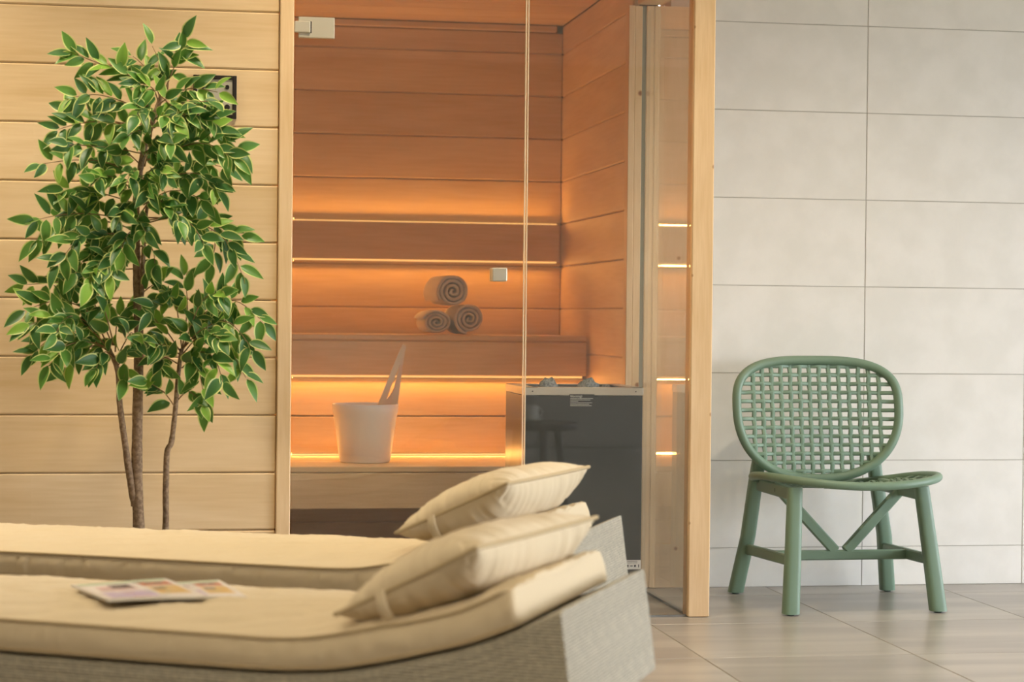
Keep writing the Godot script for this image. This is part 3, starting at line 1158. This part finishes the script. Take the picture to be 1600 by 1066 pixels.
func build_chair() -> void:
	var cx := 2.186
	var t := thing("woven_chair", "sage green low chair with woven oval back and seat", "chair", Vector3(cx, 0, -0.26))
	# loop of a rounded outline: superellipse in (a, b)
	var outline := func(ang: float, ha: float, hb_up: float, hb_dn: float, pw_up: float, pw_dn: float) -> Vector2:
		var c := cos(ang)
		var s := sin(ang)
		var pw: float = pw_up if s > 0 else pw_dn
		return Vector2(signf(c) * pow(absf(c), 2.0 / pw) * ha, signf(s) * pow(absf(s), 2.0 / pw) * (hb_up if s > 0 else hb_dn))
	# backrest: sides bend forward, whole back leans rearwards
	var back := func(a: float, b: float, off := 0.0) -> Vector3:
		var bow := 0.42 * a * a
		return Vector3(a - 0.022, 0.636 + b * 0.985 + off * 0.12, -0.214 - b * 0.17 + bow + off)
	var ring := []
	for k in 96:
		var w: Vector2 = outline.call(TAU * k / 96, 0.283, 0.158, 0.244, 3.1, 2.3)
		ring.append(back.call(w.x, w.y))
	var loop := Shape.new()
	loop.tube(ring, 0.0155, 12, false, 1.0, Vector3(0, 0.1, 1), true)
	put("back_frame", loop, mats.green, t)
	# seat: dished, sides turned up, front lip dipping
	var seat := func(a: float, b: float, off := 0.0) -> Vector3:
		return Vector3(a, 0.388 + 0.42 * a * a + 0.07 * b - 0.10 * (0.06 - b * b) * (1.0 - 8.0 * a * a) + off, 0.03 + b)
	ring = []
	for k in 96:
		var w: Vector2 = outline.call(TAU * k / 96, 0.290, 0.265, 0.265, 2.6, 2.6)
		ring.append(seat.call(w.x, w.y))
	loop = Shape.new()
	loop.tube(ring, 0.0135, 12, false, 1.0, Vector3(0, 1, 0.1), true)
	put("seat_frame", loop, mats.green, t)
	# straps: flat bands woven over and under
	var weave := func(surf: Callable, ha: float, up: float, dn: float, pu: float, pd: float, na: int, nb: int, lift: float, called_a: String, called_b: String) -> void:
		var inside := func(a: float, b: float) -> bool:
			var hb: float = up if b > 0 else dn
			var pw: float = pu if b > 0 else pd
			return pow(absf(a) / ha, pw) + pow(absf(b) / hb, pw) < 1.0
		for dirn in 2:
			var count: int = na if dirn == 0 else nb
			for k in count:
				var f := lerpf(-1.0, 1.0, (k + 0.5) / count)
				var fixed: float = f * ha * 0.84 if dirn == 0 else lerpf(-dn, up, (f + 1.0) / 2.0) * 0.96
				var lo := 9.0
				var hi := -9.0
				for q in 201:
					var v: float = lerpf(-0.34, 0.34, q / 200.0)
					if inside.call(fixed if dirn == 0 else v, v if dirn == 0 else fixed):
						lo = minf(lo, v)
						hi = maxf(hi, v)
				if hi - lo < 0.03:
					continue
				var path := []
				for q in 49:
					var v := lerpf(lo, hi, q / 48.0)
					var cell: float = (v / (0.96 * (up + dn)) * nb if dirn == 0 else v / (0.84 * 2 * ha) * na)
					var wave := cos(PI * (cell + 0.5) + PI * k) * (1.0 if dirn == 0 else -1.0) * lift
					path.append(surf.call(fixed, v, wave) if dirn == 0 else surf.call(v, fixed, wave))
				var side: Vector3 = (surf.call(0.0, 0.0, 1.0) - surf.call(0.0, 0.0, 0.0)).normalized()
				var sh := Shape.new()
				sh.tube(path, 0.0078 if dirn == 0 else 0.0068, 6, true, 0.30, side)
				put(called_a if dirn == 0 else called_b, sh, mats.green_strap, t)
	weave.call(back, 0.283, 0.158, 0.244, 3.1, 2.3, 14, 13, 0.0035, "back_strap", "back_strap")
	weave.call(seat, 0.290, 0.265, 0.265, 2.6, 2.6, 16, 14, 0.0035, "seat_strap", "seat_strap")
	# frame below
	var o := Vector3(cx, 0, -0.26)
	var leg := func(called: String, p: Array, wide: float, deep: float) -> void:
		var sh := Shape.new()
		var rows := []
		for k in p.size():
			var row := []
			for c in 16:
				var a := TAU * c / 16 + TAU / 32
				var ca := cos(a)
				var sa := sin(a)
				var grow: float = lerpf(1.0, 0.86, float(k) / (p.size() - 1))
				row.append(p[k] - o + Vector3(signf(ca) * pow(absf(ca), 0.6) * wide * grow, 0, -signf(sa) * pow(absf(sa), 0.6) * deep * grow))
			rows.append(row)
		sh.sheet(rows, true, false, true)
		for e in [0, p.size() - 1]:
			sh.poly(rows[e], rows[p.size() - 1 - e][0].lerp(rows[p.size() - 1 - e][8], 0.5))
		var l := put(called, sh, mats.green, t)
		if called == "leg":
			var fs := Shape.new()
			fs.tube([Vector3(0, 0.0, 0), Vector3(0, 0.005, 0)], 0.012, 12)
			put("glide", fs, mats.foot, l, Vector3(p[0].x, 0.0, p[0].z) - o)
	leg.call("leg", [Vector3(1.940, 0.005, -0.012), Vector3(1.951, 0.2, -0.03), Vector3(1.961, 0.400, -0.05)], 0.027, 0.024)
	leg.call("leg", [Vector3(2.434, 0.005, -0.030), Vector3(2.41, 0.2, -0.045), Vector3(2.384, 0.400, -0.06)], 0.027, 0.024)
	leg.call("leg", [Vector3(1.906, 0.005, -0.520), Vector3(1.936, 0.2, -0.480), Vector3(1.962, 0.40, -0.478), Vector3(1.972, 0.47, -0.475)], 0.026, 0.022)
	leg.call("leg", [Vector3(2.446, 0.005, -0.526), Vector3(2.416, 0.2, -0.482), Vector3(2.382, 0.40, -0.478), Vector3(2.372, 0.47, -0.475)], 0.026, 0.022)
	var bar := func(called: String, a: Vector3, b: Vector3, wide: float, high: float) -> void:
		var sh := Shape.new()
		var d := (b - a)
		var q := Basis.looking_at(d.normalized(), Vector3.UP if absf(d.normalized().y) < 0.9 else Vector3.RIGHT)
		sh.box(Vector3.ZERO, Vector3(wide, high, d.length()), 0.004, q)
		put(called, sh, mats.green, t, (a + b) / 2 - o)
	for s in [[1.936, 1.951], [2.418, 2.408]]:
		bar.call("side_rail", Vector3(s[0], 0.155, -0.475), Vector3(s[1], 0.168, -0.035), 0.022, 0.034)
	bar.call("cross_rail", Vector3(1.948, 0.160, -0.25), Vector3(2.410, 0.160, -0.25), 0.022, 0.032)
	bar.call("brace", Vector3(2.165, 0.172, -0.25), Vector3(1.975, 0.372, -0.25), 0.022, 0.034)
	bar.call("brace", Vector3(2.199, 0.172, -0.25), Vector3(2.385, 0.372, -0.25), 0.022, 0.034)
	for s in [1.963, 2.385]:
		bar.call("apron", Vector3(s, 0.376, -0.43), Vector3(s, 0.376, -0.065), 0.030, 0.040)
	var slot := Shape.new()
	slot.box(Vector3.ZERO, Vector3(0.001, 0.012, 0.003), 0.0)
	put("screw_slot", slot, mats.foot, t, Vector3(1.9475, 0.376, -0.22) - o)


# ---- ficus

func leaf_mesh(kind: int, bend: float) -> ArrayMesh:
	var blade := Shape.new()
	var rim := Shape.new()
	var rows := []
	var edge_l := []
	var edge_r := []
	for k in 8:
		var f := k / 7.0
		var w := 0.235 * pow(sin(PI * pow(f, 0.78)), 0.85) * (1.0 if f < 0.8 else lerpf(1.0, 0.75, (f - 0.8) / 0.2)) + 0.004
		var y := -bend * f * f
		var c := 0.80 if f < 0.9 else 0.6
		rows.append([Vector3(f, y + w * c * 0.32, -w * c), Vector3(f, y, 0), Vector3(f, y + w * c * 0.32, w * c)])
		edge_l.append([Vector3(f, y + w * 0.34, -w), Vector3(f, y + w * c * 0.32, -w * c)])
		edge_r.append([Vector3(f, y + w * c * 0.32, w * c), Vector3(f, y + w * 0.34, w)])
	blade.sheet(rows, false, false, true)
	rim.sheet(edge_l, false, false, true)
	rim.sheet(edge_r, false, false, true)
	return rim.mesh(mats.leaf_rim, blade.mesh(mats["leaf%d" % kind]))

func build_ficus() -> void:
	var zc := 0.32
	var t := thing("potted_ficus", "artificial variegated ficus tree with three slim trunks by the plank wall", "plant", Vector3(-0.05, 0, zc))
	var o := t.position
	var r := RandomNumberGenerator.new()
	r.seed = 4242
	# pot and soil, out of sight behind the lounger
	var pot := Shape.new()
	pot.lathe([Vector2(0.0, 0.0), Vector2(0.10, 0.0), Vector2(0.13, 0.22), Vector2(0.135, 0.235), Vector2(0.12, 0.235), Vector2(0.115, 0.2), Vector2(0.0, 0.2)], 32)
	put("pot", pot, mats.pot, t)
	var soil := Shape.new()
	soil.lathe([Vector2(0.0, 0.212), Vector2(0.116, 0.206)], 24)
	put("soil", soil, mats.soil, t)
	var P := func(x: float, y: float, dz := 0.0) -> Vector3:
		return at_z(x, y, zc + dz) - o
	var smooth := func(pts: Array, per: int) -> Array:
		var out := []
		for k in pts.size() - 1:
			for j in per:
				out.append(pts[k].cubic_interpolate(pts[k + 1], pts[maxi(k - 1, 0)], pts[mini(k + 2, pts.size() - 1)], float(j) / per))
		out.append(pts[-1])
		return out
	var trunk := func(pts: Array, r0: float, r1: float, bumpy: float) -> void:
		var path: Array = smooth.call(pts, 8)
		var radii := []
		for k in path.size():
			radii.append(lerpf(r0, r1, float(k) / (path.size() - 1)) * (1.0 + bumpy * r.randf_range(-1, 1)))
		var sh := Shape.new()
		sh.tube(path, radii, 10, true, 1.0, Vector3(0.2, 0.1, 1))
		put("trunk", sh, mats.bark, t)
	trunk.call([Vector3(-0.02, 0.18, 0), P.call(217, 832), P.call(214, 740), P.call(215, 640), P.call(217, 540), P.call(215, 460), P.call(213, 380), P.call(213, 310), P.call(224, 240), P.call(240, 185), P.call(258, 135)], 0.0180, 0.0065, 0.05)
	trunk.call([P.call(211, 790, 0.0), P.call(203, 745, 0.01), P.call(195, 690, 0.015), P.call(187, 630, 0.02), P.call(184, 580, 0.02), P.call(170, 545, 0.02)], 0.0115, 0.006, 0.08)
	trunk.call([Vector3(0.03, 0.18, 0), P.call(258, 834), P.call(259, 770), P.call(261, 708), P.call(268, 690), P.call(274, 640), P.call(278, 590), P.call(284, 545)], 0.0100, 0.006, 0.06)
	trunk.call([P.call(221, 470, 0.01), P.call(224, 400, 0.015), P.call(229, 330, 0.02), P.call(240, 290, 0.02)], 0.007, 0.004, 0.06)
	# sprays: pixel polylines with depth, number of leaves
	var sprays := [
		[[[242, 160], [200, 116], [150, 97], [116, 84]], 0.00, 0.02, 15], [[[236, 180], [190, 158], [150, 148], [114, 152]], 0.0, 0.06, 14],
		[[[230, 205], [180, 190], [130, 192], [92, 202]], 0.0, 0.08, 15], [[[226, 225], [190, 195], [150, 180], [112, 172]], 0.0, -0.06, 10],
		[[[218, 280], [170, 255], [120, 250], [66, 256]], 0.0, 0.10, 13], [[[222, 240], [180, 232], [140, 228], [108, 226]], 0.0, 0.13, 11],
		[[[258, 140], [272, 105], [282, 84], [288, 62]], 0.0, 0.02, 12], [[[250, 155], [240, 120], [222, 100], [208, 88]], 0.0, -0.02, 11],
		[[[262, 140], [262, 118], [252, 100], [238, 72]], 0.0, 0.0, 5],
		[[[246, 165], [275, 145], [305, 138], [340, 144]], 0.0, 0.10, 11], [[[244, 180], [275, 165], [300, 160], [326, 158]], 0.0, 0.14, 6],
		[[[240, 200], [275, 180], [305, 178], [330, 190]], 0.0, 0.08, 14],
		[[[232, 230], [280, 205], [330, 200], [370, 236]], 0.0, 0.04, 18], [[[230, 250], [280, 230], [325, 225], [368, 250]], 0.0, 0.12, 16],
		[[[228, 270], [270, 255], [310, 252], [350, 262]], 0.0, -0.04, 15], [[[226, 295], [270, 275], [310, 272], [340, 296]], 0.0, 0.10, 15],
		[[[224, 320], [260, 300], [290, 300], [325, 318]], 0.0, 0.06, 13],
		[[[226, 345], [290, 338], [335, 352], [374, 368]], 0.0, 0.02, 12], [[[228, 340], [300, 345], [352, 375], [378, 428]], 0.0, 0.08, 15],
		[[[226, 350], [270, 340], [300, 352], [318, 380]], 0.0, 0.16, 12], [[[330, 360], [336, 380], [334, 395], [332, 410]], 0.04, 0.06, 5],
		[[[216, 320], [170, 305], [135, 298], [102, 296]], 0.0, 0.04, 14], [[[214, 345], [150, 335], [100, 335], [56, 344]], 0.0, 0.08, 16],
		[[[212, 360], [160, 345], [110, 348], [60, 374]], 0.0, 0.02, 14], [[[214, 375], [170, 365], [125, 372], [92, 412]], 0.0, 0.12, 15],
		[[[212, 395], [170, 385], [140, 395], [118, 428]], 0.0, 0.06, 15], [[[212, 410], [175, 400], [155, 412], [140, 440]], 0.0, 0.15, 13],
		[[[212, 420], [150, 425], [95, 440], [40, 445]], 0.0, 0.02, 15], [[[214, 400], [190, 385], [180, 400], [172, 430]], 0.0, 0.14, 11],
		[[[216, 300], [190, 285], [170, 275], [150, 280]], 0.0, 0.16, 11], [[[222, 260], [200, 240], [180, 235], [165, 245]], 0.0, -0.05, 10],
		[[[222, 330], [240, 310], [262, 322], [280, 345]], 0.0, 0.18, 12], [[[222, 300], [232, 270], [245, 262], [262, 275]], 0.0, 0.17, 11],
		[[[226, 260], [236, 225], [250, 215], [270, 225]], 0.0, 0.16, 12], [[[236, 215], [240, 190], [255, 180], [275, 190]], 0.0, 0.14, 10],
		[[[220, 385], [232, 380], [240, 395], [242, 412]], 0.0, 0.12, 5], [[[220, 400], [228, 410], [236, 418], [240, 424]], 0.0, 0.05, 3],
		[[[220, 460], [235, 448], [246, 442], [256, 434]], 0.0, 0.06, 6], [[[218, 470], [236, 468], [245, 475], [236, 486]], 0.0, 0.08, 5],
		[[[240, 175], [232, 165], [224, 170], [214, 182]], 0.02, 0.12, 8], [[[228, 215], [222, 205], [212, 205], [200, 212]], 0.02, 0.12, 8],
		[[[218, 275], [214, 268], [206, 270], [198, 284]], 0.02, 0.14, 8], [[[213, 330], [206, 318], [196, 322], [186, 335]], 0.02, 0.14, 9],
		[[[213, 350], [216, 340], [222, 348], [228, 362]], 0.02, 0.13, 8], [[[216, 290], [222, 278], [230, 286], [236, 300]], 0.02, 0.13, 8],
		[[[248, 160], [240, 140], [228, 132], [214, 128]], 0.02, 0.08, 9], [[[252, 150], [262, 160], [276, 172], [290, 180]], 0.02, 0.12, 9],
		[[[213, 370], [205, 362], [196, 372], [190, 390]], 0.02, 0.12, 8], [[[222, 245], [230, 236], [242, 240], [252, 252]], 0.02, 0.12, 9],
		# crown of the branching thin trunk
		[[[172, 548], [140, 490], [92, 470], [42, 484]], 0.02, 0.06, 18], [[[172, 548], [130, 505], [84, 495], [46, 508]], 0.02, 0.12, 17],
		[[[170, 550], [125, 520], [85, 525], [52, 552]], 0.02, 0.04, 15], [[[172, 545], [140, 535], [105, 540], [76, 568]], 0.02, 0.14, 14],
		[[[176, 540], [150, 480], [130, 450], [112, 436]], 0.02, 0.0, 13], [[[178, 540], [165, 490], [155, 465], [150, 446]], 0.02, 0.10, 11],
		[[[174, 550], [150, 540], [130, 550], [104, 572]], 0.02, 0.02, 12], [[[178, 560], [165, 550], [158, 560], [150, 576]], 0.02, 0.10, 8],
		[[[182, 560], [195, 535], [205, 520], [214, 530]], 0.02, 0.10, 9], [[[180, 550], [182, 510], [190, 490], [200, 478]], 0.02, -0.02, 9],
		[[[182, 575], [190, 565], [196, 572], [194, 590]], 0.02, 0.06, 4], [[[160, 520], [120, 495], [100, 500], [88, 520]], 0.02, 0.16, 12],
		# crown of the free-standing thin trunk
		[[[284, 550], [292, 490], [292, 460], [288, 434]], 0.0, 0.02, 11], [[[284, 550], [320, 490], [366, 470], [411, 502]], 0.0, 0.04, 17],
		[[[284, 555], [325, 510], [360, 505], [394, 545]], 0.0, 0.10, 15], [[[286, 560], [325, 535], [355, 540], [384, 590]], 0.0, 0.06, 14],
		[[[286, 565], [310, 550], [335, 560], [348, 596]], 0.0, 0.14, 12], [[[284, 575], [300, 565], [312, 585], [320, 632]], 0.0, 0.10, 13],
		[[[284, 550], [310, 480], [330, 460], [345, 462]], 0.0, 0.14, 11], [[[282, 550], [262, 520], [250, 508], [242, 498]], 0.0, 0.0, 7],
		[[[282, 555], [260, 540], [245, 538], [228, 536]], 0.0, 0.08, 11], [[[280, 570], [262, 560], [252, 562], [246, 575]], 0.0, 0.04, 9],
		[[[276, 640], [258, 615], [248, 608], [232, 596]], 0.0, 0.06, 7], [[[278, 625], [292, 612], [304, 618], [316, 632]], 0.0, 0.10, 5],
		[[[284, 545], [276, 480], [268, 465], [264, 456]], 0.0, 0.06, 7], [[[286, 545], [315, 515], [330, 520], [345, 530]], 0.0, 0.18, 11]]
	var variants := []
	for k in 6:
		variants.append(leaf_mesh([0, 0, 0, 1, 1, 2][k], [0.10, 0.22, 0.34, 0.14, 0.28, 0.2][k]))
	var made := []
	for sp in sprays:
		var pts: Array = sp[0]
		var rest: Array = sp.slice(1)
		var d0: float = rest[0]
		var d1: float = rest[1]
		var world := []
		for k in 4:
			world.append(P.call(pts[k][0], pts[k][1], lerpf(d0, d1, k / 3.0)))
		var path: Array = smooth.call(world, 6)
		var radii := []
		for k in path.size():
			radii.append(lerpf(0.0022, 0.0009, float(k) / (path.size() - 1)))
		var sh := Shape.new()
		sh.tube(path, radii, 5, false, 1.0, Vector3(0.1, 0.2, 1))
		put("branch", sh, mats.twig, t)
		var count: int = int(rest[2] * 1.15)
		for k in count:
			var f := lerpf(0.16, 1.0, float(k) / maxi(count - 1, 1))
			var at := f * (path.size() - 1)
			var i0 := mini(int(at), path.size() - 2)
			var base: Vector3 = path[i0].lerp(path[i0 + 1], at - i0)
			var along: Vector3 = (path[i0 + 1] - path[i0]).normalized()
			var turn := (1.0 if k % 2 == 0 else -1.0) * r.randf_range(0.2, 1.45)
			if k == count - 1:
				turn = r.randf_range(-0.25, 0.25)
			var facing := Vector3(r.randf_range(-0.8, 0.8), r.randf_range(-0.1, 1.1), 1.0).normalized()
			var dir := along.rotated(Vector3(0.0, 0.15, 1.0).normalized(), turn)
			dir = (dir + Vector3(0, r.randf_range(-0.7, 0.2), r.randf_range(-0.1, 0.45))).normalized()
			var size := r.randf_range(0.054, 0.076)
			var side := dir.cross(facing).normalized()
			var nn := side.cross(dir).normalized()
			if nn.z < 0 and nn.y < 0.3:
				nn = -nn
				side = -side
			var q := Basis(dir, nn, dir.cross(nn)).scaled_local(Vector3(size, size, size * r.randf_range(0.9, 1.12)))
			# a short stalk lets the leaf stand a little off the twig
			var where: Vector3 = base + dir * 0.006
			if (where + o).z + dir.z * size < 0.035:
				where.z += 0.06
			made.append([where, q, variants[r.randi_range(0, 5)]])
	# the leaves that show largest (nearest the room) are parts of their own; the rest is one part
	made.sort_custom(func(a, b): return a[0].z > b[0].z)
	var rest_leaf := {}
	for k in made.size():
		var m = made[k]
		if k < 300:
			var l := put("leaf", m[2], null, t)
			l.transform = Transform3D(m[1], m[0])
		else:
			for surf in 2:
				var mat: Material = m[2].surface_get_material(surf)
				if not rest_leaf.has(mat):
					var stn := SurfaceTool.new()
					stn.begin(Mesh.PRIMITIVE_TRIANGLES)
					rest_leaf[mat] = stn
				rest_leaf[mat].append_from(m[2], surf, Transform3D(m[1], m[0]))
	var joined := ArrayMesh.new()
	for mat in rest_leaf:
		rest_leaf[mat].commit(joined)
		joined.surface_set_material(joined.get_surface_count() - 1, mat)
	var fol := put("foliage", joined, null, t)
	fol.set_meta("kind", "stuff")
	print("leaves ", made.size())


# ---- a stool with a mug, seen only as a reflection in the glass

func build_side_table() -> void:
	var c := Vector3(1.74, 0, 3.25)
	var t := thing("round_stool", "dark wooden round stool mirrored in the sauna glass", "stool", c)
	var s := Shape.new()
	s.lathe([Vector2(0.0, 0.40), Vector2(0.17, 0.40), Vector2(0.18, 0.408), Vector2(0.18, 0.428), Vector2(0.172, 0.435), Vector2(0.0, 0.435)], 40)
	put("seat", s, mats.dark_wood, t)
	for k in 3:
		var a := TAU * k / 3.0 + 0.5
		var l := Shape.new()
		l.tube([Vector3(cos(a) * 0.165, 0.0, sin(a) * 0.165), Vector3(cos(a) * 0.11, 0.405, sin(a) * 0.11)], [0.014, 0.02], 12)
		put("leg", l, mats.dark_wood, t)
	var saucer := Shape.new()
	saucer.lathe([Vector2(0.0, 0.0), Vector2(0.045, 0.0), Vector2(0.075, 0.012), Vector2(0.073, 0.015), Vector2(0.0, 0.006)], 32)
	tag(put("saucer", saucer, mats.mug, null, c + Vector3(-0.05, 0.4352, 0.0)), "white saucer on the round stool", "saucer")
	var mug := thing("mug", "white mug standing on the saucer", "mug", c + Vector3(-0.05, 0.4415, 0.0))
	var b := Shape.new()
	b.lathe([Vector2(0.0, 0.0), Vector2(0.036, 0.0), Vector2(0.042, 0.006), Vector2(0.044, 0.072), Vector2(0.041, 0.073), Vector2(0.039, 0.01), Vector2(0.0, 0.006)], 32)
	put("cup", b, mats.mug, mug)
	var h := Shape.new()
	var path := []
	for k in 9:
		var a := lerpf(-PI / 2, PI / 2, k / 8.0)
		path.append(Vector3(0.042 + cos(a) * 0.022, 0.037 + sin(a) * 0.022, 0))
	h.tube(path, 0.004, 8)
	put("handle", h, mats.mug, mug)
